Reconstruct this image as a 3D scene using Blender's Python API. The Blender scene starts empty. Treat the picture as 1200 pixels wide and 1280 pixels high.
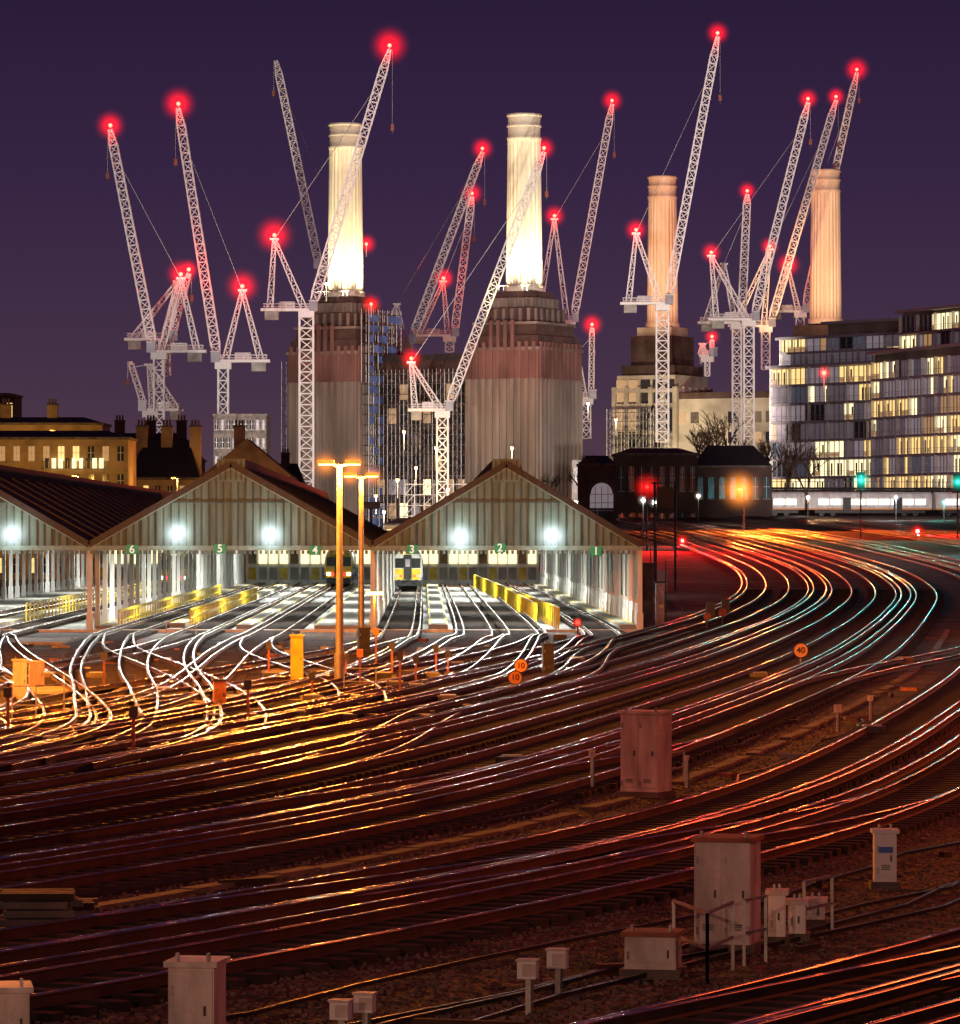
import bpy, math, random
from mathutils import Vector, Matrix
random.seed(7)
F=5300.0; H=5.6; HY=665.0
sc=bpy.context.scene
sc.view_settings.view_transform='Standard'; sc.view_settings.look='None'; sc.view_settings.exposure=0
def L(bx,by,d):   # image column/row + depth -> world metres
    return Vector(((bx-600)*d/F, d, H+(HY-by)*d/F))
def GX(bx,d): return (bx-600)*d/F
def G(bx,by):
    d=F*H/(by-HY); return Vector(((bx-600)*d/F,d,0))
def rise(y):
    if y<250: return 0.0
    if y<310: return .021*(y-250)**2/120
    return .021*(min(y,680)-280)
def sst(t):
    t=max(0,min(1,t)); return t*t*(3-2*t)
def gz(x,y):
    return rise(y)*sst((x-(9.1-.0132*(y-241)+2))/5.0)
# ---------------------------------------------------------------- materials
def mat(name,col,rough=.7,metal=0,var=.25,nscale=3.0,bump=0.0,emit=None,estr=0,col2=None,vscale=None,spec=None):
    m=bpy.data.materials.new(name); m.use_nodes=True
    nt=m.node_tree; b=nt.nodes['Principled BSDF']
    b.inputs['Roughness'].default_value=rough; b.inputs['Metallic'].default_value=metal
    if spec is not None: b.inputs['Specular IOR Level'].default_value=spec
    tc=nt.nodes.new('ShaderNodeTexCoord')
    n=nt.nodes.new('ShaderNodeTexNoise'); n.inputs['Scale'].default_value=nscale; n.inputs['Detail'].default_value=6
    mp=nt.nodes.new('ShaderNodeMapping'); nt.links.new(tc.outputs['Object'],mp.inputs[0]); nt.links.new(mp.outputs[0],n.inputs[0])
    if vscale: mp.inputs['Scale'].default_value=vscale
    r=nt.nodes.new('ShaderNodeValToRGB')
    c1=[c*(1-var) for c in col]; c2=col2 if col2 else [min(1,c*(1+var)) for c in col]
    r.color_ramp.elements[0].color=(*c1,1); r.color_ramp.elements[0].position=.32
    r.color_ramp.elements[1].color=(*c2,1); r.color_ramp.elements[1].position=.68
    nt.links.new(n.outputs[0],r.inputs[0]); nt.links.new(r.outputs[0],b.inputs['Base Color'])
    if bump:
        bp=nt.nodes.new('ShaderNodeBump'); bp.inputs['Strength'].default_value=bump; bp.inputs['Distance'].default_value=.05
        n2=nt.nodes.new('ShaderNodeTexNoise'); n2.inputs['Scale'].default_value=nscale*5; nt.links.new(tc.outputs['Object'],n2.inputs[0])
        nt.links.new(n2.outputs[0],bp.inputs['Height']); nt.links.new(bp.outputs[0],b.inputs['Normal'])
    if emit:
        b.inputs['Emission Color'].default_value=(*emit,1); b.inputs['Emission Strength'].default_value=estr
    return m
def ballast_mat():
    m=bpy.data.materials.new('ballast'); m.use_nodes=True; nt=m.node_tree; b=nt.nodes['Principled BSDF']
    b.inputs['Roughness'].default_value=.9
    tc=nt.nodes.new('ShaderNodeTexCoord')
    v=nt.nodes.new('ShaderNodeTexVoronoi'); v.inputs['Scale'].default_value=15
    nt.links.new(tc.outputs['Object'],v.inputs['Vector'])
    sep=nt.nodes.new('ShaderNodeSeparateColor'); nt.links.new(v.outputs['Color'],sep.inputs[0])
    r=nt.nodes.new('ShaderNodeValToRGB'); e=r.color_ramp.elements
    e[0].color=(.013,.007,.006,1); e[1].color=(.25,.165,.12,1); e[1].position=1
    x=e.new(.65); x.color=(.044,.025,.018,1)
    nt.links.new(sep.outputs[0],r.inputs[0])
    n=nt.nodes.new('ShaderNodeTexNoise'); n.inputs['Scale'].default_value=.35; n.inputs['Detail'].default_value=8
    nt.links.new(tc.outputs['Object'],n.inputs[0])
    r2=nt.nodes.new('ShaderNodeValToRGB'); r2.color_ramp.elements[0].position=.37; r2.color_ramp.elements[1].position=.66
    r2.color_ramp.elements[0].color=(.25,.18,.16,1); r2.color_ramp.elements[1].color=(1.4,1.2,1.05,1)
    nt.links.new(n.outputs[0],r2.inputs[0])
    mx=nt.nodes.new('ShaderNodeMix'); mx.data_type='RGBA'; mx.blend_type='MULTIPLY'; mx.inputs[0].default_value=1
    nt.links.new(r.outputs[0],mx.inputs[6]); nt.links.new(r2.outputs[0],mx.inputs[7]); nt.links.new(mx.outputs[2],b.inputs['Base Color'])
    bp=nt.nodes.new('ShaderNodeBump'); bp.inputs['Strength'].default_value=1; bp.inputs['Distance'].default_value=.06; bp.invert=True
    nt.links.new(v.outputs['Distance'],bp.inputs['Height']); nt.links.new(bp.outputs[0],b.inputs['Normal'])
    return m
M={}
M['ballast']=ballast_mat()
M['stone']=mat('stone',(.13,.088,.068),.85,var=.75,nscale=2)
M['sleeper']=mat('sleeper',(.026,.017,.013),.9,var=.5,nscale=1.5,bump=.3)
M['railtop']=mat('rail_polished',(.62,.49,.42),.17,1,var=.15,nscale=.6)
def rough_noise(m,lo,hi,sc_):
    nt=m.node_tree; b=nt.nodes['Principled BSDF']; n=nt.nodes.new('ShaderNodeTexNoise'); n.inputs['Scale'].default_value=sc_; n.inputs['Detail'].default_value=5
    tc=nt.nodes.new('ShaderNodeTexCoord'); nt.links.new(tc.outputs['Object'],n.inputs[0])
    mr=nt.nodes.new('ShaderNodeMapRange'); mr.inputs[1].default_value=.35; mr.inputs[2].default_value=.65; mr.inputs[3].default_value=lo; mr.inputs[4].default_value=hi
    nt.links.new(n.outputs[0],mr.inputs[0]); nt.links.new(mr.outputs[0],b.inputs['Roughness'])
rough_noise(M['railtop'],.1,.3,.9)
M['rust']=mat('rail_rust',(.055,.02,.011),.75,.2,var=.4,nscale=2)
M['conc']=mat('concrete',(.36,.34,.31),.8,var=.3,nscale=.6,bump=.2)
M['trough']=mat('dirty_concrete',(.12,.10,.085),.9,var=.5,nscale=1.2,bump=.3)
M['concl']=mat('new_concrete',(.45,.41,.33),.8,var=.35,nscale=.15)
M['floor']=mat('depot_floor',(.27,.26,.235),.5,var=.65,nscale=.35)
M['pave']=mat('paving',(.34,.29,.22),.8,var=.45,nscale=.8,bump=.2)
M['cream']=mat('cabinet_paint',(.56,.49,.44),.5,var=.4,nscale=2.6,bump=.15,vscale=(1,1,.3))
M['cab_rust']=mat('cabinet_roof',(.28,.09,.05),.7,var=.4,nscale=3)
M['white']=mat('white_paint',(.74,.74,.71),.45,var=.2,nscale=1.5,vscale=(1,1,.3))
M['dark']=mat('dark_steel',(.03,.03,.032),.5,var=.4,nscale=3)
M['black']=mat('black_paint',(.012,.012,.013),.4,var=.2)
M['steel']=mat('galvanised',(.3,.3,.3),.45,.6,var=.25,nscale=4)
M['yellow']=mat('yellow_paint',(.74,.53,.03),.45,var=.3,nscale=1.2)
M['slate']=mat('slate_roof',(.016,.015,.015),.8,var=.5,nscale=1.0,bump=.3)
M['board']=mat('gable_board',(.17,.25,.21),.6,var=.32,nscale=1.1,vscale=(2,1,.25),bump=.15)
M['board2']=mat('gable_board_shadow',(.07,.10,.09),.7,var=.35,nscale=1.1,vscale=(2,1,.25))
M['teal']=mat('pale_green_steel',(.25,.38,.34),.5,var=.2)
M['brickg']=mat('sooty_brick',(.215,.18,.155),.9,var=.5,nscale=.12,vscale=(1,1,.22))
M['brickg2']=mat('sooty_brick_pilaster',(.235,.20,.172),.9,var=.45,nscale=.15,vscale=(1,1,.22))
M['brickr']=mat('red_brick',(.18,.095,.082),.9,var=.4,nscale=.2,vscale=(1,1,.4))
M['brickd']=mat('dark_brick',(.08,.048,.04),.9,var=.4,nscale=.3)
M['bricky']=mat('stock_brick',(.36,.26,.14),.9,var=.35,nscale=.4)
M['chim']=mat('chimney_render',(.80,.76,.60),.7,var=.16,nscale=.25,vscale=(1,1,.3))
M['chim2']=mat('chimney_render_far',(.8,.64,.5),.7,var=.1,nscale=.25,vscale=(1,1,.3))
M['crane']=mat('crane_paint',(.82,.8,.78),.5,var=.1)
M['glassd']=mat('dark_glass',(.03,.035,.045),.12,0,var=.3,nscale=.5)
M['glassp']=mat('blind_glass',(.3,.27,.29),.35,0,var=.35,nscale=.5,emit=(.62,.52,.58),estr=.26)  # pane is no lamp; emission put in to lighten the glass
M['glassq']=mat('blind_glass_dim',(.2,.19,.21),.35,0,var=.3,nscale=.5,emit=(.52,.42,.5),estr=.12)  # dimmer pane, lightened the same way by emission
M['glassb']=mat('blue_glass',(.1,.14,.2),.2,0,var=.3,nscale=.5,emit=(.4,.42,.6),estr=.1)  # unlit blue pane with a faint glow put in
M['win1']=mat('lit_window',(.4,.35,.2),.5,var=.2,emit=(1,.66,.24),estr=1.2)
M['win2']=mat('lit_window_pale',(.4,.4,.35),.5,var=.2,emit=(1,.84,.46),estr=1.6)
M['win3']=mat('lit_window_dim',(.3,.25,.2),.5,var=.2,emit=(.9,.5,.22),estr=.4)
M['mull']=mat('facade_metal',(.42,.38,.39),.4,.2,var=.15)
M['net']=mat('blue_netting',(.10,.16,.34),.8,var=.5,nscale=.3,emit=(.15,.25,.75),estr=.09)  # netting is no light source; blue glow put in by emission
M['bark']=mat('bark',(.12,.07,.045),.9,var=.3)
M['signo']=mat('sign_orange',(.75,.3,.06),.5,var=.08)
M['signp']=mat('sign_peach',(.72,.42,.24),.5,var=.08)
M['signw']=mat('sign_white',(.8,.78,.72),.5,var=.05,emit=(.9,1,.9),estr=.5)
M['blue']=mat('blue_label',(.03,.12,.5),.5,var=.05)
M['green']=mat('sign_green',(.02,.3,.12),.5,var=.05,emit=(.02,.5,.2),estr=.18)
def emat(name,c,s): return mat(name,(.1,.1,.1),.5,var=0,emit=c,estr=s)
M['eR']=emat('red_lamp',(1,.006,.004),14)
M['eRc']=emat('red_lamp_core',(1,.10,.06),6)
M['eW']=emat('white_lamp',(.9,1,1),25)
M['eO']=emat('sodium_lamp',(1,.36,.05),22)
M['eG']=emat('green_lamp',(.02,1,.65),12)
M['eTube']=emat('tube_lamp',(.95,1,1),6)
M['eHead']=emat('head_lamp',(1,.95,.85),8)
M['tstripe']=emat('train_window_lit',(1,.93,.8),2.4)
# ---------------------------------------------------------------- mesh builder
class MB:
    def __init__(s): s.v=[];s.f=[];s.m=[];s.sm=[];s.mats=[]
    def mi(s,k):
        if k not in s.mats: s.mats.append(k)
        return s.mats.index(k)
    def add(s,vs,fs,k,sm=False):
        o=len(s.v); i=s.mi(k); s.v+= [tuple(p) for p in vs]
        for f in fs: s.f.append(tuple(o+j for j in f)); s.m.append(i); s.sm.append(sm)
    def bb(s,c,hx,hy,hz,k,ux=(1,0,0),uy=(0,1,0),uz=(0,0,1)):
        c=Vector(c);ux=Vector(ux)*hx;uy=Vector(uy)*hy;uz=Vector(uz)*hz
        vs=[c+a*ux+b*uy+e*uz for e in(-1,1) for b in(-1,1) for a in(-1,1)]
        s.add(vs,[(0,2,3,1),(4,5,7,6),(0,1,5,4),(2,6,7,3),(0,4,6,2),(1,3,7,5)],k)
    def box(s,c,sz,k,rz=0):
        cc,ss=math.cos(rz),math.sin(rz)
        s.bb(c,sz[0]/2,sz[1]/2,sz[2]/2,k,(cc,ss,0),(-ss,cc,0))
    def mm(s,a,b,k): s.box([(a[i]+b[i])/2 for i in range(3)],[abs(b[i]-a[i]) for i in range(3)],k)
    def beam(s,p,q,w,k,h=None):
        p=Vector(p);q=Vector(q);d=q-p; l=d.length
        if l<1e-5: return
        d/=l; up=Vector((0,0,1)) if abs(d.z)<.95 else Vector((0,1,0))
        a=d.cross(up).normalized(); b=a.cross(d)
        s.bb((p+q)/2,w/2,(h or w)/2,l/2,k,a,b,d)
    def cyl(s,p,q,r0,r1,n,k,caps=True,sm=True):
        p=Vector(p);q=Vector(q);d=(q-p).normalized(); up=Vector((0,0,1)) if abs(d.z)<.95 else Vector((0,1,0))
        a=d.cross(up).normalized(); b=a.cross(d)
        vs=[];fs=[]
        for i in range(n):
            t=2*math.pi*i/n; o=a*math.cos(t)+b*math.sin(t); vs.append(p+o*r0); vs.append(q+o*r1)
        for i in range(n):
            j=(i+1)%n; fs.append((2*i,2*j,2*j+1,2*i+1))
        s.add(vs,fs,k,sm)
        if caps:
            s.add([vs[2*i] for i in range(n)],[tuple(range(n))[::-1]],k); s.add([vs[2*i+1] for i in range(n)],[tuple(range(n))],k)
    def sph(s,c,r,k,n=10):
        vs=[];fs=[];c=Vector(c)
        for i in range(n+1):
            a=math.pi*i/n
            for j in range(n): 
                b=2*math.pi*j/n; vs.append(c+Vector((math.sin(a)*math.cos(b),math.sin(a)*math.sin(b),math.cos(a)))*r)
        for i in range(n):
            for j in range(n): fs.append((i*n+j,(i+1)*n+j,(i+1)*n+(j+1)%n,i*n+(j+1)%n))
        s.add(vs,fs,k,True)
    def lat(s,p,q,w0,w1,n,k,t=.22,td=.13):
        p=Vector(p);q=Vector(q);d=(q-p).normalized(); up=Vector((0,1,0)) if abs(d.y)<.9 else Vector((0,0,1))
        a=d.cross(up).normalized(); b=a.cross(d)
        R=[]
        for i in range(n+1):
            u=i/n; w=(w0+(w1-w0)*u)/2; c=p.lerp(q,u)
            R.append([c+a*w+b*w,c-a*w+b*w,c-a*w-b*w,c+a*w-b*w])
        for j in range(4): s.beam(R[0][j],R[n][j],t,k)
        for i in range(n):
            for j in range(4):
                k2=(j+1)%4
                if i%2: s.beam(R[i][j],R[i+1][k2],td,k)
                else: s.beam(R[i][k2],R[i+1][j],td,k)
                s.beam(R[i][j],R[i][k2],td,k)
    def build(s,name,origin=(0,0,0),parent=None):
        o=Vector(origin); me=bpy.data.meshes.new(name)
        me.from_pydata([(x-o.x,y-o.y,z-o.z) for x,y,z in s.v],[],s.f)
        for k in s.mats: me.materials.append(M[k])
        me.polygons.foreach_set('material_index',s.m); me.polygons.foreach_set('use_smooth',s.sm); me.update()
        ob=bpy.data.objects.new(name,me); ob.location=o; sc.collection.objects.link(ob)
        if parent: ob.parent=parent; ob.location=o-parent.location
        return ob
def light(kind,loc,energy,col,parent=None,size=.3,target=None,cone=None,blend=.5,name='lamp_light',sx=None,sy=None):
    l=bpy.data.lights.new(name,kind); l.energy=energy; l.color=col
    if kind in('POINT','SPOT'): l.shadow_soft_size=size
    if kind=='SPOT': l.spot_size=math.radians(cone or 90); l.spot_blend=blend
    if kind=='AREA': l.shape='RECTANGLE'; l.size=sx; l.size_y=sy
    o=bpy.data.objects.new(name,l); sc.collection.objects.link(o)
    loc=Vector(loc); o.location=loc
    if target is not None: o.rotation_euler=(Vector(target)-loc).to_track_quat('-Z','Y').to_euler()
    if parent: o.parent=parent; o.location=loc-parent.location
    return o
_us=None
def halo(c,r,col,peak,parent):
    # painted lamp glare: emission-only ball stands in for glow around the lamp
    global _us
    if _us is None:
        mb=MB(); mb.sph((0,0,0),1,'eR',16); tmp=mb.build('tmp'); _us=tmp.data; bpy.data.objects.remove(tmp)
    me=_us.copy(); me.materials.clear()
    m=bpy.data.materials.new('glare_volume'); m.use_nodes=True; nt=m.node_tree; nt.nodes.clear()
    out=nt.nodes.new('ShaderNodeOutputMaterial'); em=nt.nodes.new('ShaderNodeEmission'); em.inputs[0].default_value=(*col,1)
    tc=nt.nodes.new('ShaderNodeTexCoord'); ln=nt.nodes.new('ShaderNodeVectorMath'); ln.operation='LENGTH'
    nt.links.new(tc.outputs['Object'],ln.inputs[0])
    a=nt.nodes.new('ShaderNodeMath'); a.operation='SUBTRACT'; a.inputs[0].default_value=1; a.use_clamp=True; nt.links.new(ln.outputs['Value'],a.inputs[1])
    p=nt.nodes.new('ShaderNodeMath'); p.operation='POWER'; p.inputs[1].default_value=3.5; nt.links.new(a.outputs[0],p.inputs[0])
    q=nt.nodes.new('ShaderNodeMath'); q.operation='MULTIPLY'; q.inputs[1].default_value=2*peak/r; nt.links.new(p.outputs[0],q.inputs[0])
    nt.links.new(q.outputs[0],em.inputs[1]); nt.links.new(em.outputs[0],out.inputs['Volume'])
    me.materials.append(m)
    o=bpy.data.objects.new('painted_glare',me); sc.collection.objects.link(o); o.scale=(r,r,r)
    o.parent=parent; o.location=Vector(c)-parent.location
def txt(body,loc,size,k,parent,rotz=0):
    c=bpy.data.curves.new('text',type='FONT'); c.body=body; c.size=size; c.align_x='CENTER'; c.align_y='CENTER'; c.extrude=.004; c.offset=size*.015
    o=bpy.data.objects.new('lettering',c); sc.collection.objects.link(o); c.materials.append(M[k])
    o.rotation_euler=(math.radians(90),0,rotz); o.parent=parent; o.location=Vector(loc)-parent.location
SOD=(1,.27,.022); RED=(1,.02,.015); COOL=(.97,1,.92)
# ---------------------------------------------------------------- world
w=bpy.data.worlds.new('World'); sc.world=w; w.use_nodes=True; nt=w.node_tree; nt.nodes.clear()
out=nt.nodes.new('ShaderNodeOutputWorld'); bg=nt.nodes.new('ShaderNodeBackground'); bg2=nt.nodes.new('ShaderNodeBackground'); ad=nt.nodes.new('ShaderNodeAddShader')
sky=nt.nodes.new('ShaderNodeTexSky'); sky.sky_type='NISHITA'; sky.sun_disc=False; sky.sun_elevation=math.radians(-3); sky.sun_rotation=math.radians(200)
nt.links.new(sky.outputs[0],bg2.inputs[0]); bg2.inputs[1].default_value=.01
tc=nt.nodes.new('ShaderNodeTexCoord'); sp=nt.nodes.new('ShaderNodeSeparateXYZ'); nt.links.new(tc.outputs['Generated'],sp.inputs[0])
mr=nt.nodes.new('ShaderNodeMapRange'); mr.inputs[1].default_value=0; mr.inputs[2].default_value=.16; nt.links.new(sp.outputs['Z'],mr.inputs[0])
rp=nt.nodes.new('ShaderNodeValToRGB'); e=rp.color_ramp.elements
e[0].color=(.092,.050,.064,1); e[1].color=(.019,.0098,.037,1); e[1].position=.85
x=e.new(.22); x.color=(.060,.032,.064,1); x=e.new(.5); x.color=(.038,.019,.056,1)
nt.links.new(mr.outputs[0],rp.inputs[0]); nt.links.new(rp.outputs[0],bg.inputs[0])
nt.links.new(bg.outputs[0],ad.inputs[0]); nt.links.new(bg2.outputs[0],ad.inputs[1]); nt.links.new(ad.outputs[0],out.inputs[0])
s=light('SUN',(0,-50,60),.07,(1,.5,.32),target=(30,100,0),name='fill_sun'); s.data.angle=math.radians(2)  # added warm fill light from behind the camera
# ---------------------------------------------------------------- curves
def cr(pts,step=2.5):
    P=[Vector((p[0],p[1])) for p in pts]; P=[P[0]*2-P[1]]+P+[P[-1]*2-P[-2]]
    out=[]
    for i in range(1,len(P)-2):
        n=max(2,int((P[i+1]-P[i]).length/step))
        for j in range(n):
            t=j/n; a,b,c,d=P[i-1],P[i],P[i+1],P[i+2]
            out.append(.5*((2*b)+(c-a)*t+(2*a-5*b+4*c-d)*t*t+(3*b-a-3*c+d)*t**3))
    out.append(P[-2]); 
    return out
def smooth(c,it=30):
    for _ in range(it):
        c=[c[0]]+[(c[i-1]+c[i]*2+c[i+1])/4 for i in range(1,len(c)-1)]+[c[-1]]
    return c
def norms(c):
    r=[]
    for i in range(len(c)):
        t=(c[min(i+1,len(c)-1)]-c[max(i-1,0)]).normalized(); r.append(Vector((t.y,-t.x)))
    return r
def offs(c,n):
    N=norms(c); return [c[i]+N[i]*(n(c[i].y) if callable(n) else n) for i in range(len(c))]
master=smooth(cr([(-56,5),(-42.5,23.4),(-31.6,40.2),(-23.9,53),(-18.3,63.6),(-13.4,74.6),(-9.7,86),(-4.2,112),(6.8,180),(18.7,275),(24.2,322),(26.9,370),(27.2,410),(26.7,450),(25.3,500),(22,560),(15,640),(5,720)]),20)
rails=MB(); sleepers=MB()
prof=[(-.065,0),(-.02,.03),(-.02,.11),(-.036,.12),(-.036,.146),(-.022,.156),(0,.159),(.022,.156),(.036,.146),(.036,.12),(.02,.11),(.02,.03),(.065,0)]
def rail(c,off,z0=.12,sc_=1,top='railtop'):
    N=norms(c); vs=[]
    for p,n in zip(c,N):
        b=p+n*off; z=gz(b.x,b.y)+z0
        for (a,h) in prof: vs.append((b.x+n.x*a*sc_,b.y+n.y*a*sc_,z+h))
    m=len(prof); A=[];B=[]
    for i in range(len(c)-1):
        for j in range(m-1):
            q=(i*m+j,i*m+j+1,(i+1)*m+j+1,(i+1)*m+j)
            (A if 4<=j<=7 else B).append(q)
    o=len(rails.v); rails.v+=vs
    for fs,k,s_ in((A,top,True),(B,'rust',False)):
        mi=rails.mi(k)
        for f in fs: rails.f.append(tuple(o+x for x in f)); rails.m.append(mi); rails.sm.append(s_)
def track(c,third=1,slp=True,ymax=330):
    rail(c,-.7525); rail(c,.7525)
    if third: rail(c,third*1.16,.17,1.1)
    if slp:
        N=norms(c); acc=0
        for i in range(len(c)-1):
            seg=(c[i+1]-c[i]).length
            while acc<seg:
                p=c[i].lerp(c[i+1],acc/seg); acc+=.68
                if p.y>ymax or p.y<38 or abs(p.x)>p.y*.16+4: continue
                n=N[i]; z=gz(p.x,p.y)
                sleepers.bb((p.x+random.uniform(-.03,.03),p.y,z+.055),1.3,.125,.065,'sleeper',(n.x,n.y,0),(-n.y,n.x,0))
            acc-=seg
main=[-3.3,0,3.3,6.6,9.6,14.6,17.9,26.2,29.6,33.0,36.4]
for i,n in enumerate(main): track(offs(master,n),1 if i%2 else -1)
def blend(a,b,y0,y1): return lambda y:a+(b-a)*sst((y-y0)/(y1-y0))
for a,b,y0,y1 in((3.3,0,95,135),(6.6,9.6,80,115),(14.6,17.9,62,92),(26.2,29.6,55,90),(0,-3.3,150,200),(9.6,14.6,150,215),(17.9,26.2,120,190)):
    c=[p for p in master if y0-30<p.y<y1+30]; track(offs(c,blend(a,b,y0,y1)),0,False)
leads=[
 [(2.2-.0132*209,450),(2.2,241),(1.9,218),(0,160),(-3.7,132),(-7.4,112),(-10.9,94),(-15.2,80),(-20.5,68),(-28,55)],
 [(-.2-2.76,450),(-.2,241),(-.6,215),(-2.3,172),(-5.6,138),(-9,116),(-12.8,97),(-17.5,82),(-24,68)],
 [(-4.6-2.76,450),(-4.6,241),(-4.7,212),(-5.6,178),(-7.7,148),(-10.9,122),(-14.6,102),(-19.5,86)],
 [(-11.4-2.76,450),(-11.4,241),(-11.3,215),(-11,190),(-10.3,165),(-9.9,145),(-10.9,125),(-13.6,108),(-18,93)],
 [(-15.6-2.76,450),(-15.6,241),(-15.2,215),(-14,190),(-12.2,165),(-10.3,145),(-8.8,125),(-8.2,112),(-10,97)],
 [(-19.3-2.76,450),(-19.3,241),(-18.8,218),(-17,192),(-14.8,165),(-12.7,145),(-11.3,130),(-10,117),(-11,100)],
 [(-26-2.76,450),(-26,241),(-25,218),(-21.5,190),(-17.7,165),(-14.7,145),(-12.4,128),(-11.2,114),(-13,98)],
 [(6.6-2.76,450),(6.6,241),(6,215),(3.9,178),(.6,148),(-3.2,124),(-7.2,106)],
 [(-31-2.76,450),(-31,241),(-29,215),(-24,185),(-19,160),(-16,140),(-15.5,120),(-18,100)]]
for i,p in enumerate(leads): track(smooth(cr(p),8),1 if i%2 else -1)
# crossovers in the depot throat
for p in ([(-18.9,222),(-16.6,196),(-12.6,170),(-9.4,148),(-7.2,128),(-6.6,114)],
          [(-4.7,214),(-6.6,190),(-10,164),(-12.8,144),(-14.2,126),(-16.5,110)],
          [(2.0,222),(.6,200),(-3.2,172),(-8.2,150),(-11.8,134),(-14.6,118)],
          [(-11.3,216),(-10.2,194),(-7.2,170),(-4.4,150),(-3.7,134)],
          [(-25,216),(-23,196),(-20.5,175),(-18.8,156),(-19,138)],
          [(-15.2,214),(-15.6,192),(-17,172),(-17.6,152),(-16.6,134),(-13.5,116)],
          [(6.1,218),(3.4,196),(1.0,178),(-1.6,158),(-5,138)]):
    track(smooth(cr(p),8),0,False)
rails.build('railway_rails'); sleepers.build('railway_sleepers')
# ---------------------------------------------------------------- ground
gb=MB(); xs=[-4000,-1500,-500,-200,-100]+[-60+2*i for i in range(81)]+[110,140,200,400,900,2000,4000]
ys=[-300,-100,-30,0]+[10+6*i for i in range(120)]+[760,850,1000,1300,1800,3000,7000]
vs=[(x,y,gz(x,y)) for y in ys for x in xs]; nx=len(xs)
gb.add(vs,[(j*nx+i,j*nx+i+1,(j+1)*nx+i+1,(j+1)*nx+i) for j in range(len(ys)-1) for i in range(nx-1)],'ballast',True)
gb.build('ground')
# loose ballast stones near camera
st=MB()
def stone(x,y,z,r):
    vs=[]
    for e_ in(-1,1):
        for b in(-1,1):
            for a in(-1,1):
                k=r*random.uniform(.55,1.15); vs.append((x+a*k*.6,y+b*k*.6,z+e_*k*.45))
    st.add(vs,[(0,2,3,1),(4,5,7,6),(0,1,5,4),(2,6,7,3),(0,4,6,2),(1,3,7,5)],'stone')
for _ in range(38000):
    y=46+ (random.random()**1.4)*85; x=random.uniform(-1,1)*(y*.118+1)
    stone(x,y,.01,random.uniform(.025,.06))
st.build('ballast_stones')
# cable troughs along the strips
tr=MB()
for n,y0,y1 in((11.9,58,240),(24.0,62,150),(-5.4,95,150)):
    c=offs(master,n); N=norms(c)
    for i in range(0,len(c)-1):
        if y0<c[i].y<y1:
            l=(c[i+1]-c[i]).length/2-.02; nn=N[i]
            for q in range(2):
                if random.random()<.12: continue
                pp=c[i].lerp(c[i+1],(q+.5)/2)+nn*random.uniform(-.03,.03)
                tr.bb((pp.x,pp.y,.02+random.uniform(-.02,.015)),.15,l/2-.03,.05,'trough',(nn.x,nn.y,0),(-nn.y,nn.x,0))
tr.build('cable_trough')
cb=MB()
for n in (10.9,13.2,20.6,22.4,22.8,23.3,-1.7):
    ph=random.random()*6; c=[p for p in offs(master,lambda y:n+.22*math.sin(y*.45+ph)+.12*math.sin(y*1.3+ph*2)) if 42<p.y<130]
    for i in range(len(c)-1): cb.beam((c[i].x,c[i].y,.06),(c[i+1].x,c[i+1].y,.06),.05,'black')
cb.build('lineside_cables')
db=MB()
for _ in range(300):
    n=random.choice([11.5,12.4,13,20.5,21.5,22.6,23.5,24.3,-1.7]); i=random.randrange(len(master)); 
    p=offs(master[max(0,i-1):i+2],n+random.uniform(-.6,.6)); p=p[min(1,len(p)-1)]
    if not(45<p.y<150): continue
    a=random.uniform(0,3.1); db.box((p.x,p.y,.07),(random.uniform(.15,1.3),random.uniform(.06,.2),random.uniform(.05,.14)),random.choice(['trough','sleeper','conc','rust','cab_rust']),a)
db.build('lineside_debris')
# orange-lit yard walkways
yp=MB()
for (a,b,y0,y1) in((0,130,905,950),(20,150,862,872),(290,420,858,868),(180,225,795,806),(430,560,836,842),(520,575,812,822),(100,135,862,880),(0,90,800,806),(330,440,838,842)):
    p=G((a+b)/2,(y0+y1)/2); q0=G(a,y0).y; q1=G(a,y1).y
    wdt=(b-a)*p.y/F
    yp.box((p.x,(q0+q1)/2,.06),(wdt,abs(q0-q1),.12),'pave')
yp.build('concrete_walkway')
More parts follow.
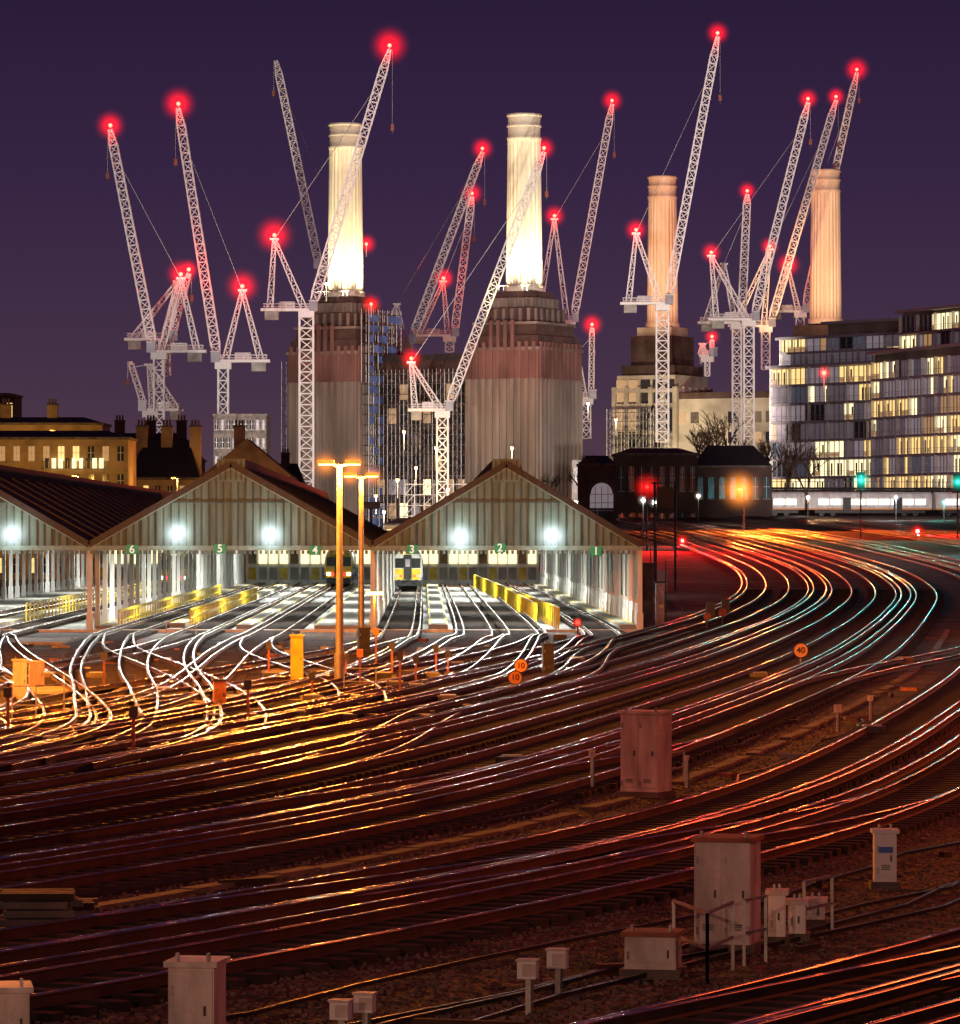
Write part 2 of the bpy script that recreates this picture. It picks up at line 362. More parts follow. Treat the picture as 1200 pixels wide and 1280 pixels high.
# ---------------------------------------------------------------- train shed
def sx(X,y): return X-.0132*(y-241)
ZE=4.78; ZR=9.45; Y0=241; Y1=450
bays=[(-38.0,-22.2),(-22.2,-6.1),(-6.1,9.1)]
for bi,(a,b) in enumerate(bays):
    c=(a+b)/2; hw=(b-a)/2
    E=bpy.data.objects.new('train_shed',None); sc.collection.objects.link(E); E.location=(c,Y0,0)
    r=MB()
    def q(X,y,z): return (sx(X,y),y,z)
    t=.18
    for sgn,xe in((-1,a),(1,b)):
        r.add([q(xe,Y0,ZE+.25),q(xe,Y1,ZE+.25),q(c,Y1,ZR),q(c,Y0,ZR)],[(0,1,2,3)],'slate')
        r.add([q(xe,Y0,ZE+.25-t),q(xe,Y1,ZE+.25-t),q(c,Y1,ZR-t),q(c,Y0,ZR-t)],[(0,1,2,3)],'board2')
        # rake fascia
        r.beam((sx(xe,Y0-.25),Y0-.25,ZE+.1),(sx(c,Y0-.25),Y0-.25,ZR+.02),.22,'dark',.35)
        r.beam((sx(xe,Y0-.3),Y0-.3,ZE-.12),(sx(c,Y0-.3),Y0-.3,ZR-.22),.06,'teal',.08)
        for k in range(1,24):   # roof battens / glazing bars
            yy=Y0+k*(Y1-Y0)/24
            r.beam(q(xe,yy,ZE+.3),q(c,yy,ZR+.05),.12,'dark')
    # ridge lantern
    r.add([q(c-.95,Y0-.1,ZR-.5),q(c-.95,Y1,ZR-.5),q(c-.75,Y1,ZR+.3),q(c-.75,Y0-.1,ZR+.3),q(c+.75,Y0-.1,ZR+.3),q(c+.75,Y1,ZR+.3),q(c+.95,Y1,ZR-.5),q(c+.95,Y0-.1,ZR-.5)],
      [(0,1,2,3),(4,5,6,7),(3,2,5,4),(0,3,4,7)],'slate')
    r.build('roof',(c,Y0,0),E)
    g=MB(); n=int(2*hw/.42)
    for i in range(n):
        xa=a+2*hw*i/n; xb=a+2*hw*(i+1)/n; gap=.05
        def top(xx): return ZE+.15+(ZR-ZE-.15)*(1-abs(xx-c)/hw)
        dz=-.06 if i%2 else 0
        yy=Y0-.02+dz
        g.add([(xa,yy,ZE),(xb,yy,ZE),(xb,yy,top(xb)),(xa,yy,top(xa))],[(0,1,2,3)],'board')
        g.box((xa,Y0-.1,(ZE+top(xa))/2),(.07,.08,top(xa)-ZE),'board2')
    g.mm((a,Y0-.3,ZE-.22),(b,Y0-.12,ZE+.04),'teal')
    g.mm((c-.8,Y0-.3,ZR-1.0),(c+.8,Y0-.14,ZR+.3),'board')
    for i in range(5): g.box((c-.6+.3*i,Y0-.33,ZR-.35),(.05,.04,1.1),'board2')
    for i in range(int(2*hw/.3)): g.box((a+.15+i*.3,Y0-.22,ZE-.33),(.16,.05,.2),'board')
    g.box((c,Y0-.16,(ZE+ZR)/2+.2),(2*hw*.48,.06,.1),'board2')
    g.build('gable',(c,Y0,0),E)
    cl=MB()
    for k in range(36):
        yy=Y0+.2+k*5.8
        if yy>Y1: break
        for xx in ((a,b) if bi==0 else (b,)):
            cl.box((sx(xx,yy),yy,ZE/2),(.26,.26,ZE),'white')
            cl.box((sx(xx,yy),yy,.5),(.36,.36,1.0),'white')
        if k%2==0:  # trusses
            cl.beam((sx(a,yy),yy,ZE),(sx(b,yy),yy,ZE),.14,'white')
            cl.beam((sx(a,yy),yy,ZE+.1),(sx(c,yy),yy,ZR-.3),.14,'white'); cl.beam((sx(b,yy),yy,ZE+.1),(sx(c,yy),yy,ZR-.3),.14,'white')
            cl.beam((sx(c,yy),yy,ZE),(sx(c,yy),yy,ZR-.3),.1,'white')
            for s_ in(-1,1): cl.beam((sx(c+s_*hw/2,yy),yy,ZE),(sx(c+s_*hw/2,yy),yy,ZE+2.3),.1,'white')
    cl.mm((sx(a,Y1)+.1,Y1,0),(sx(b,Y1)-.1,Y1+.2,ZE+1),'white')
    for i in range(14): 
        xx=sx(a,Y1)+.8+i*(2*hw-1.6)/13
        cl.box((xx,Y1-.1,3.0),(.85,.1,1.5),'win2' if i%4 else 'bricky'); cl.box((xx,Y1-.1,1.2),(.85,.1,1.3),'yellow' if i%3==0 else 'conc')
    if bi==2:
        for k in range(36):
            yy=Y0+.3+k*5.8; 
            if yy+5.6>Y1: break
            p=Vector((sx(b,yy)+.02,yy,0)); qd=Vector((sx(b,yy+5.6)+.02,yy+5.6,0))
            cl.beam(p+Vector((0,.3,.75)),qd+Vector((0,-.1,.75)),.12,'white',1.5)
            if k%3!=1: cl.beam(p+Vector((0,.3,3.0)),qd+Vector((0,-.1,3.0)),.08,'board2',2.6)
            cl.beam(p+Vector((-.05,2.8,1.5)),p+Vector((-.05,2.8,4.6)),.1,'white')
    cl.build('columns',(c,Y0,0),E)
    lf=MB()
    for k in range(6):
        yy=Y0+12+k*34
        for s_ in(-.5,.5):
            lf.box((sx(c+s_*hw,yy),yy,ZE+.25),(.12,2.4,.08),'eTube')
        light('AREA',(sx(c,yy),yy,ZE+.1),2900,COOL,E,sx=hw*1.2,sy=3,target=(sx(c,yy),yy,0))
    lf.build('tube_lights',(c,Y0,0),E)
for bx,by in((222,667),(338,669),(575,672),(690,670),(15,668)):
    p=L(bx,by,Y0-.7); f=MB(); f.box(p+Vector((0,.2,0)),(.5,.2,.35),'steel'); f.box(p+Vector((0,.08,-.02)),(.4,.06,.3),'eW'); f.beam(p+Vector((0,.3,0)),p+Vector((0,.6,.2)),.08,'steel')
    o=f.build('shed_floodlight',p); light('SPOT',p+Vector((0,-.15,-.1)),4200,COOL,o,size=.15,target=p+Vector((0,-9,-6)),cone=110,blend=.4); light('POINT',p+Vector((0,-1.1,.3)),120,(.8,1,.95),o,size=.1); halo(p+Vector((0,-.1,0)),1.35,(.75,.92,1),2.4,o)
fl=MB()
fl.add([(-40,Y0-4,.02),(8.8,Y0-4,.02),(5.9,Y1,.02),(-43,Y1,.02)],[(0,1,2,3)],'floor'); fl.mm((-40,Y0-4.2,0),(8.8,Y0-3.9,.16),'white')
fl.build('depot_floor')
# number boards hung under the eaves beam
for n_,bx,by in(('6',165,687),('5',275,686),('4',394,688),('3',515,687),('2',625,685),('1',745,689)):
    p=L(bx,by,Y0-.62); b_=MB(); b_.box(p,(.62,.05,.52),'green'); b_.beam(p+Vector((0,.08,.1)),p+Vector((0,.3,.55)),.05,'steel'); o=b_.build('platform_number_sign',p); txt(n_,p+Vector((0,-.04,0)),.62,'signw',o)
# platforms inside
for xa,xb,y0,y1 in((-9.4,-6.3,Y0-1,440),(-2.9,-1.8,Y0+2,440),(-13.9,-13,Y0+1,440),(8,8.9,Y0+1,440),(-18,-17.1,Y0+6,440),(-21.8,-20.8,Y0-1,440),(-29,-27.8,Y0,440)):
    p_=MB()
    c_=[(sx(xa,y0),y0),(sx(xb,y0),y0),(sx(xb,y1),y1),(sx(xa,y1),y1)]
    p_.add([(x,y,.02) for x,y in c_]+[(x,y,.3) for x,y in c_],[(4,5,6,7),(0,1,5,4),(1,2,6,5),(3,0,4,7)],'conc')
    for X in(xa+.06,xb-.06): p_.beam((sx(X,y0),y0,.305),(sx(X,y1),y1,.305),.12,'yellow',.02)
    p_.build('depot_walkway',(xa,y0,0))
def yfence(x0_,x1_,y0,y1,h=1.15,solid=True,zb=.3):
    m=MB(); P=lambda y:x0_+(x1_-x0_)*(y-y0)/(y1-y0)
    if solid:
        m.add([(x0_,y0,zb),(x1_,y1,zb),(x1_,y1,h),(x0_,y0,h),(x0_+.06,y0,zb),(x1_+.06,y1,zb),(x1_+.06,y1,h),(x0_+.06,y0,h)],[(0,1,2,3),(4,5,6,7),(3,2,6,7),(0,3,7,4)],'yellow')
    else:
        for z in(.55,1.05): m.beam((x0_,y0,z),(x1_,y1,z),.07,'yellow')
    y=y0
    while y<y1:
        m.beam((P(y)-.03,y,.02),(P(y)-.03,y,h+.02),.09,'yellow'); y+=2.5
    m.beam((x0_,y0-.02,h+.03),(x1_,y1,h+.03),.08,'yellow')
    m.build('yellow_barrier',(x0_,y0,0))
yfence(4.5,-.6,Y0+1,430,1.25); yfence(3.4,1.9,Y0+14,330,1.25,zb=.6); yfence(-20.6,-22,Y0+1,Y0+120,1.1,False); yfence(-27.9,-29,Y0+20,Y0+150,1.2,False); yfence(-17.0,-18.4,Y0+8,Y0+110,1.0,False)
# ---------------------------------------------------------------- trains
def train(x,y,z,hd,length,face='yellow',win='glassd',inter=None,lower=None):
    # hd: direction from nose into body
    E=bpy.data.objects.new('commuter_train',None); sc.collection.objects.link(E); E.location=(x,y,z)
    u=Vector((math.cos(hd),math.sin(hd),0)); v=Vector((-u.y,u.x,0)) ; o=Vector((x,y,z))
    def W(a,b,c): return o+u*a+v*b+Vector((0,0,c))
    b=MB(); pr=[(-1.36,1.05),(-1.4,2.3),(-1.33,3.0),(-1.1,3.55),(-.6,3.8),(.6,3.8),(1.1,3.55),(1.33,3.0),(1.4,2.3),(1.36,1.05)]
    ncar=max(1,round(length/20))
    for k in range(ncar):
        a0=k*20+(.0 if k==0 else .3); a1=(k+1)*20-.3
        ring=[[W(a,p,h) for p,h in pr] for a in(a0+ .35*(k==0),a1)]
        n=len(pr); vs=ring[0]+ring[1]
        b.add(vs,[(i,(i+1)%n,n+(i+1)%n,n+i) for i in range(n)]+[tuple(range(n))[::-1],tuple(range(n,2*n))],'white')
        for s_ in(-1,1):
            a=a0+1.6
            while a<a1-2:
                b.bb(W(a+.75,s_*1.402,2.25),.82,.02,.45,inter or win,u,v); a+=1.9
            for dd in(6,14): b.bb(W(a0+dd,s_*1.425,2.0),.65,.02,.95,'dark',u,v)
            b.bb(W((a0+a1)/2,s_*1.39,1.15),(a1-a0)/2,.03,.12,'blue' if not inter else 'signo',u,v)
        for dd in(3,16): 
            for w_ in(-.9,.9):
                b.cyl(W(a0+dd+w_,-.85,.45),W(a0+dd+w_,.85,.45),.42,.42,12,'dark')
        b.bb(W((a0+a1)/2,0,.75),(a1-a0)/2-1,1.15,.22,'dark',u,v)
    b.build('coach_bodies',(x,y,z),E)
    n_=MB()
    pr2=[(-1.3,.95),(-1.36,2.2),(-1.28,2.95),(-1.05,3.45),(-.6,3.68),(.6,3.68),(1.05,3.45),(1.28,2.95),(1.36,2.2),(1.3,.95)]
    vs=[W(.36,p,h) for p,h in pr]+[W(0,p*.93,h) for p,h in pr2]; n=len(pr)
    n_.add(vs,[(i,(i+1)%n,n+(i+1)%n,n+i) for i in range(n)]+[tuple(range(n,2*n))],face)
    if lower: n_.bb(W(-.012,0,1.5),.02,1.2,.5,lower,u,v)
    for s_ in(-1,1):
        n_.bb(W(-.02,s_*.78,2.55),.04,.4,.45,'black',u,v)
        n_.bb(W(-.03,s_*.98,1.35),.05,.18,.12,'eHead' if not lower else 'eRc',u,v)
        n_.bb(W(-.03,s_*.62,1.35),.05,.09,.09,'eR',u,v)
    n_.bb(W(-.06,0,2.2),.08,.36,1.15,'dark',u,v); n_.bb(W(-.15,0,2.55),.02,.22,.35,'glassp',u,v)
    n_.bb(W(-.03,0,3.42),.05,.45,.13,'win1',u,v)
    n_.cyl(W(0,0,1.0),W(-.5,0,1.0),.12,.16,8,'dark'); n_.bb(W(0,0,.65),.1,1.2,.22,'dark',u,v)
    for s_ in(-1,1): n_.cyl(W(0,s_*.8,.85),W(-.35,s_*.8,.85),.1,.18,8,'dark')
    n_.build('cab_front',(x,y,z),E)
    return E
train(-6.75,396,.15,math.radians(90.75),40,face='white',lower='yellow')
train(-13.8,414,.15,math.radians(90.75),20)
train(-27.5,380,.15,math.radians(90.75),60)
E=train(30.5,655,8.0,math.radians(6),120,face='white',inter='tstripe')
# ---------------------------------------------------------------- lamp posts
def lamp_post(x,y,h,pw=2600,arms=2,col=SOD,k='eO',z0=0,name='lamp_post',hal=0,spot=None):
    m=MB(); m.cyl((x,y,z0),(x,y,z0+h),.16,.09,10,'steel'); m.cyl((x,y,z0),(x,y,z0+1.2),.2,.2,10,'steel')
    hs=[-1,1][:arms]
    for s_ in hs:
        m.beam((x,y,z0+h-.1),(x+s_*.4,y-.15,z0+h+.08),.08,'steel')
        m.box((x+s_*.5,y-.2,z0+h+.1),(.6,.35,.16),'steel'); m.box((x+s_*.5,y-.2,z0+h+.0),(.5,.3,.06),k)
    o=m.build(name,(x,y,z0))
    for s_ in hs:
        p=Vector((x+s_*.5,y-.25,z0+h-.3))
        if spot: light('SPOT',p,pw,col,o,size=.25,target=spot,cone=155,blend=.3)
        else: light('POINT',p,pw,col,o,size=.2)
        if hal: halo((x+s_*.5,y-.3,z0+h),hal,col,1.6,o)
    return o
lamp_post(-5.1,154,8.05,6000,hal=.8); lamp_post(-5.35,191,8.1,3000,hal=.8)
for p,pw in(((-22,150,9),20000),((-19,122,9),22000),((-27,180,9),7000)): lamp_post(p[0],p[1],p[2],pw)
RO=(1,.12,.018)
for p,pw in(((-15,58,9),2800),((17,70,9),3800),((24,112,9),6500),((33,165,9),10000),((41,230,9),11000),((-20,90,9),3000)): lamp_post(p[0],p[1],p[2],pw,1,RO)  # added unseen posts for side light and red-orange rail glints
for p in((-9,-6,10),(9,-8,10)): lamp_post(p[0],p[1],p[2],12500,1,(1,.47,.28))
o=lamp_post(34.6,556,11.2-5.8,120000,1,(1,.15,.015),z0=5.8,spot=(26,470,2)); halo((34.1,555.4,11.1),3.8,(1,.28,.03),3.4,o)
lamp_post(52,430,9,8000,1,(.15,.9,1),'eW',z0=3); lamp_post(30,205,9,1500,1,(.2,.9,1),'eW')  # added unseen cyan posts for teal glints on the rails
# ---------------------------------------------------------------- signals
def signal(x,y,ztop,kcol,lcol,pw,hal=1.4,name='railway_signal'):
    z0=gz(x,y); m=MB(); m.cyl((x,y,z0),(x,y,ztop+1.0),.1,.09,8,'dark')
    m.box((x,y-.2,ztop),(.55,.25,1.5),'black'); m.box((x,y-.15,ztop),(.95,.05,1.9),'black')
    m.cyl((x,y-.34,ztop),(x,y-.42,ztop),.2,.2,12,kcol)
    m.cyl((x,y-.34,ztop+.45),(x,y-.42,ztop+.45),.14,.14,12,'glassd')
    m.mm((x-.6,y+.1,ztop-1.3),(x+.6,y+.9,ztop-1.2),'dark')
    for s_ in(-.5,.5): m.beam((x+s_,y+.9,ztop-1.2),(x+s_,y+.9,ztop-.2),.05,'dark')
    m.beam((x-.5,y+.9,ztop-.2),(x+.5,y+.9,ztop-.2),.05,'dark')
    for i in range(int((ztop-z0)/.4)): m.beam((x+.12,y+.2,z0+.4*i),(x+.5,y+.2,z0+.4*i),.03,'dark')
    o=m.build(name,(x,y,z0)); light('SPOT',(x,y-.9,ztop),pw,lcol,o,size=.25,target=(x,y-60,ztop-9),cone=150,blend=.3); halo((x,y-.5,ztop),hal,lcol,2.2,o)
    return o
signal(44.9,500,11.7,'eG',(.03,1,.7),4000,1.6); signal(56.3,500,11.5,'eG',(.03,1,.7),4000,1.4)
signal(17.8,452,10.4,'eR',(1,.01,.01),56000,2.1)
def gsig(bx,by,k='eR',col=(1,.01,.01),pw=300,d=None,hal=.6):
    if d is None: p=G(bx,by)
    else: p=Vector((GX(bx,d),d,gz(GX(bx,d),d)))
    m=MB(); m.cyl(p,p+Vector((0,0,.5)),.06,.06,8,'dark'); m.box(p+Vector((0,0,.65)),(.45,.25,.45),'black'); m.cyl(p+Vector((0,-.14,.65)),p+Vector((0,-.2,.65)),.14,.14,10,k)
    o=m.build('ground_signal',p); light('POINT',p+Vector((0,-.4,.65)),pw,col,o,size=.1)
    if hal: halo(p+Vector((0,-.2,.65)),hal,col,1.6,o)
gsig(853,0,d=470,pw=4000,hal=1.2); gsig(1147,0,d=520,pw=20000,hal=1.4); gsig(722,793,pw=60,hal=.35)
# gantry signal box left of main lines
m=MB(); x0,y0=13.6,330
for xx in(x0,x0+1.6): m.cyl((xx,y0,gz(xx,y0)),(xx,y0,9.5),.09,.09,8,'dark')
m.box((x0+.8,y0,9.4),(2.2,.6,.1),'dark'); m.box((x0+.8,y0-.1,8.3),(1.3,.4,1.6),'black')
for z in(9.9,10.4): m.beam((x0-.2,y0-.3,z),(x0+1.8,y0-.3,z),.05,'dark')
m.build('signal_gantry',(x0,y0,0))
# dark lineside equipment beside the shed wall
m=MB()
for X,Y,w_,h_,k in((10.2,262,1.0,3.6,'dark'),(10.0,278,.8,4.4,'dark'),(10.9,292,1.2,3.0,'cream'),(11.2,305,.6,2.4,'white'),(10.6,250,.5,2.6,'steel')):
    m.box((X,Y,h_/2),(w_,.8,h_),k); m.box((X,Y,h_+.05),(w_+.15,.95,.1),'dark'); m.beam((X+w_*.7,Y,0),(X+w_*.7,Y,h_+1.4),.08,'dark')
m.build('relay_room_cabinets',(10.2,262,0))
# ---------------------------------------------------------------- speed signs
def sign(bx,by,base_y,r,body,face,k='black'):
    g=G(bx,base_y); p=Vector((g.x,g.y,H-(by-HY)*g.y/F)); m=MB()
    m.beam((g.x,g.y+.05,0),(g.x,g.y+.05,p.z),.07,'steel'); m.cyl(p+Vector((0,.0,0)),p+Vector((0,-.03,0)),r,r,28,'black'); m.cyl(p+Vector((0,-.032,0)),p+Vector((0,-.045,0)),r*.86,r*.86,28,face)
    o=m.build('speed_limit_sign',(g.x,g.y,0)); txt(body,p+Vector((0,-.055,0)),r*1.1,k,o)
sign(1001,813,832,.33,'40','signp'); sign(651,832,852,.27,'10','signo'); sign(644,847,866,.26,'10','signo')
# ---------------------------------------------------------------- lineside cabinets
def cabinet(bx0,bx1,ytop,ybase,dep=.55,k='cream',roof='cream',doors=2,rz=.15,name='equipment_cabinet',plinth=True,louv=True):
    d=F*H/(ybase-HY); s_=d/F; x=((bx0+bx1)/2-600)*s_; wd=(bx1-bx0)*s_*.86; h=(ybase-ytop)*s_
    m=MB(); c,sn=math.cos(rz),math.sin(rz); ux=Vector((c,sn,0)); uy=Vector((-sn,c,0)); o=Vector((x,d+dep/2,0))
    def bx(a,b,z,ha,hb,hz,kk): m.bb(o+ux*a+uy*b+Vector((0,0,z)),ha,hb,hz,kk,ux,uy)
    if plinth: bx(0,0,.06,wd/2+.06,dep/2+.06,.06,'trough')
    bx(0,0,h/2+.06,wd/2,dep/2,h/2-.06,k)
    bx(0,0,h+.02,wd/2+.04,dep/2+.05,.03,roof)
    for i in range(doors):
        a=-wd/2+wd*(i+.5)/doors; bx(a,-dep/2-.012,h/2+.08,wd/doors/2-.012,.012,h/2-.13,k)
        bx(a+wd/doors/2-.09,-dep/2-.035,h/2+.05,.012,.015,.05,'dark')
        for z in(.3,h-.25): bx(a-wd/doors/2+.05,-dep/2-.03,z,.015,.012,.05,'steel')
        if louv:
            for j in range(3): bx(a,-dep/2-.028,.32+.03*j,wd/doors/5,.006,.007,'board2')
    for s2 in(-1,1): bx(s2*(wd/2-.08),-dep/2+.1,h+.08,.015,.04,.05,'steel')
    return m.build(name,(x,d,0)),o
cabinet(779,838,892,997,.7,doors=2,rz=-.5); cabinet(870,953,1052,1192,.75,roof='cab_rust',doors=2,rz=-.25)
cabinet(210,278,1208,1330,.6,doors=1,rz=-.15); cabinet(-30,36,1240,1330,.6)
cabinet(780,855,1170,1224,.5,roof='cab_rust',doors=1,rz=-.2,louv=False); 
cabinet(1091,1123,1041,1112,.3,k='white',roof='white',doors=1,rz=0); 
m=MB(); d=F*H/(1112-HY); m.box((GX(1107,d),d-.05,H-(1062-HY)*d/F),(.22,.02,.09),'blue'); m.build('equipment_label',(GX(1107,d),d,0))
cabinet(362,380,795,856,.4,k='yellow',roof='yellow',doors=1,rz=0,louv=False); cabinet(14,34,826,880,.4,doors=1,louv=False); cabinet(34,56,828,862,.4,doors=1,louv=False)
cabinet(677,693,806,845,.4,k='dark',roof='dark',doors=1); cabinet(820,835,714,755,.4,k='white',roof='white',doors=1)
cabinet(265,283,851,890,.4,k='cab_rust',roof='dark',doors=1); cabinet(447,463,786,822,.4,k='dark',roof='dark',doors=1)
for a,b,t,bs in((960,985,1118,1182),(985,1010,1130,1178),(1008,1034,1128,1160)):
    cabinet(a,b,t,bs,.35,k='white',roof='cream',doors=1,rz=-.1,name='battery_box',louv=False)
def jbox(bx,ytop,ybase,w_=24,bh=22):
    d=F*H/(ybase-HY); s_=d/F; x=(bx-600)*s_; zt=(ybase-ytop)*s_; m=MB()
    m.beam((x,d,0),(x,d,zt-.05),.06,'steel'); m.box((x,d,zt-bh*s_/2),(w_*s_,.16,bh*s_),'white',-.25); m.box((x,d,zt+.012),(w_*s_+.03,.2,.024),'cream',-.25)
    m.box((x+.01,d-.088,zt-bh*s_/2),(w_*s_*.7,.012,bh*s_*.7),'cream',-.25); m.beam((x+.05,d,.0),(x+.05,d,zt-.2),.025,'black')
    m.build('junction_box_post',(x,d,0))
jbox(660,1201,1268); jbox(697,1188,1246); jbox(426,1252,1320); jbox(456,1243,1308); jbox(740,938,990,6,8); jbox(1047,882,915,8,8); jbox(1088,870,905,6,6); jbox(858,946,985,4,4)
def railing(pts,h=.95):
    m=MB(); P=[G(*p) for p in pts]
    for i,p in enumerate(P):
        m.beam(p,p+Vector((0,0,h)),.04,'steel')
        if i: 
            for z in(h,h*.5): m.beam(P[i-1]+Vector((0,0,z)),p+Vector((0,0,z)),.035,'steel')
    m.build('handrail',P[0])
railing([(842,1212),(884,1230)],.88); railing([(884,1230),(916,1214)],.88); railing([(930,1208),(957,1202)],.85); railing([(1005,1170),(1040,1162)],.75)
railing([(15,905),(45,905),(80,900),(80,888)],1.1); railing([(815,985),(855,978)],.7); railing([(430,868),(470,868),(500,862)],.9)
railing([(208,796),(245,796)],.8); railing([(0,796),(12,796)],.8)
# sleeper stack
m=MB()
for gx_,gy_,nk,w_ in((45,1172,5,1.0),(92,1150,2,.5)):
    g=G(gx_,gy_)
    for k in range(nk):
        for j in range(3):
            m.box((g.x+random.uniform(-.1,.1),g.y+j*.32,.09+k*.12),(w_+random.uniform(-.15,.15),.24,.09),random.choice(['trough','sleeper','trough']),random.uniform(-.05,.09))
m.build('sleeper_stack',G(50,1172))
# yard clutter: point machines, little posts
m=MB()
for bx,by in((170,905),(270,905),(310,905),(205,870),(390,880),(480,850),(495,862),(540,850),(120,850),(60,850),(340,850),(720,830),(700,800),(950,850),(1130,830),(1090,920),(640,960),(60,935),(430,905),(560,880),(290,880),(440,880),(520,865),(20,860),(90,900),(250,915),(370,900)):
    g=G(bx,by); m.box((g.x,g.y,.14),(.7,.45,.26),'dark' if random.random()<.6 else 'trough',random.uniform(-.3,.3)); m.box((g.x,g.y,.29),(.5,.35,.05),'steel')
m.build('point_machines')
m=MB()
for _ in range(300):
    g=G(random.uniform(0,620),random.uniform(800,925)); m.box((g.x,g.y,.05),(random.uniform(.1,.9),random.uniform(.1,.4),random.uniform(.08,.3)),random.choice(['pave','dark','trough','cab_rust','conc']),random.uniform(0,3))
m.build('yard_debris')
for bx,by,h in((167,945,1.1),(130,862,1.2),(310,908,1.2),(500,872,1.4),(490,850,1.3),(545,846,1.1),(560,846,.9),(336,846,1.2),(390,875,.8),(470,835,1.5),(10,920,1.2),(520,858,1.0),(450,862,1.3),(432,850,.9)):
    g=G(bx,by); m=MB(); m.beam(g,g+Vector((0,0,h)),.08,'cab_rust'); m.box(g+Vector((0,-.03,h)),(.22,.14,.28),'signo' if random.random()<.1 else 'dark'); m.box(g+Vector((0,0,.1)),(.3,.3,.2),'trough'); m.build('marker_post',g)
# round headed ground signals by main line
for bx,by,r in((884,787,.22),(903,781,.26)):
    g=G(bx,by); m=MB(); m.cyl(g,g+Vector((0,0,.6)),.07,.07,8,'dark'); m.cyl(g+Vector((0,0,.75)),g+Vector((0,-.12,.75)),r,r,18,'cab_rust'); m.box(g+Vector((.2,.1,1.1)),(.5,.3,.9),'dark'); m.build('ground_signal_disc',g)
# ---------------------------------------------------------------- power station
AU=math.atan2(-23,42.4); U=Vector((math.cos(AU),math.sin(AU),0)); V=Vector((-U.y,U.x,0)); Zv=Vector((0,0,1))
C=[Vector((-32.1,1012,0)),Vector((10.3,989,0)),Vector((50,1162,0)),Vector((93.0,1141,0))]
PS=bpy.data.objects.new('power_station',None); sc.collection.objects.link(PS); PS.location=(0,1000,0)
def chimney(c,k,z0=61.5,z1=103):
    m=MB(); n=144; P=[]
    def ring(z,r,fl):
        P.append([(c.x+(r-fl*(.5+.5*math.cos(24*2*math.pi*i/n)))*math.cos(2*math.pi*i/n),c.y+(r-fl*(.5+.5*math.cos(24*2*math.pi*i/n)))*math.sin(2*math.pi*i/n),z) for i in range(n)])
    ring(z0,4.7,0);ring(z0+1.4,4.7,0);ring(z0+1.5,4.3,.32)
    for i in range(1,7): ring(z0+1.5+(z1-8-z0)*i/6,4.3-.4*i/6,.32)
    ring(z1-6.3,3.95,0); ring(z1-5.7,4.1,0); ring(z1-5.5,4.1,0); ring(z1-5.2,3.8,0); ring(z1-3.2,3.8,0); ring(z1-3,4.05,0); ring(z1-2.6,4.05,0); ring(z1-2.4,3.8,0);ring(z1-.8,3.8,0); ring(z1-.6,4.1,0); ring(z1,4.1,0); ring(z1,3.2,0); ring(z1-1.5,3.1,0)
    vs=[p for r in P for p in r]
    m.add(vs,[(j*n+i,j*n+(i+1)%n,(j+1)*n+(i+1)%n,(j+1)*n+i) for j in range(len(P)-1) for i in range(n)],k,True)
    m.build('chimney',(c.x,c.y,0),PS)
for i,c in enumerate(C): chimney(c,'chim' if i<2 else 'chim2')
def wtower(c,name):
    m=MB(); K1='brickg'; K2='brickg2'
    def blk(hu,hv,z0,z1,k): m.bb(c+Zv*(z0+z1)/2,hu,hv,(z1-z0)/2,k,U,V)
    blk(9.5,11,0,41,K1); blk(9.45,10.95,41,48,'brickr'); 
    blk(9.0,10.4,48,51,'brickd'); blk(8.2,9.5,51,54,'brickd'); blk(6.6,7.8,54,57.5,'brickd'); blk(5.6,6.2,57.5,60,'brickg'); blk(5.1,5.1,60,61.5,'brickd')
    blk(9.75,11.2,47.6,48.3,K1); blk(8.5,9.8,53.6,54.2,K1)
    for s_ in(-1,1):
        for i in range(10):
            a=-8.4+i*16.8/9
            zt=54.5 if 3<=i<=6 else 49.5
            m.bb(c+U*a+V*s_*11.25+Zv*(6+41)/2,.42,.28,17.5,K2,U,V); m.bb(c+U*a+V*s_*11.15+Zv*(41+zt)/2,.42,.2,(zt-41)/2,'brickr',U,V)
        for i in range(11):
            b=-9.9+i*19.8/10
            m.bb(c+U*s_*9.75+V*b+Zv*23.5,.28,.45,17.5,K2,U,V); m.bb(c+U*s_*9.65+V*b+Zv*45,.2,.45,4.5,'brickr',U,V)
        for i in range(6):
            a=-5.4+i*10.8/5; m.bb(c+U*a+V*s_*6.4+Zv*58.2,.35,.3,1.7,'brickg',U,V)
            m.bb(c+U*s_*5.8+V*a+Zv*58.2,.3,.35,1.7,'brickg',U,V)
            m.bb(c+U*s_*6.8+V*a*1.3+Zv*55.6,.25,.35,1.8,K1,U,V); m.bb(c+U*a+V*s_*8.0+Zv*55.6,.35,.25,1.8,K1,U,V)
    for i in range(9):
        m.beam(c+U*(-5+i*1.25)-V*5.6+Zv*61.5,c+U*(-5+i*1.25)-V*5.6+Zv*62.8,.12,'steel')
    m.beam(c-U*5-V*5.6+Zv*62.8,c+U*5-V*5.6+Zv*62.8,.12,'steel')
    m.build(name,(c.x,c.y,0),PS)
wtower(C[0],'wash_tower'); wtower(C[1],'wash_tower.001')
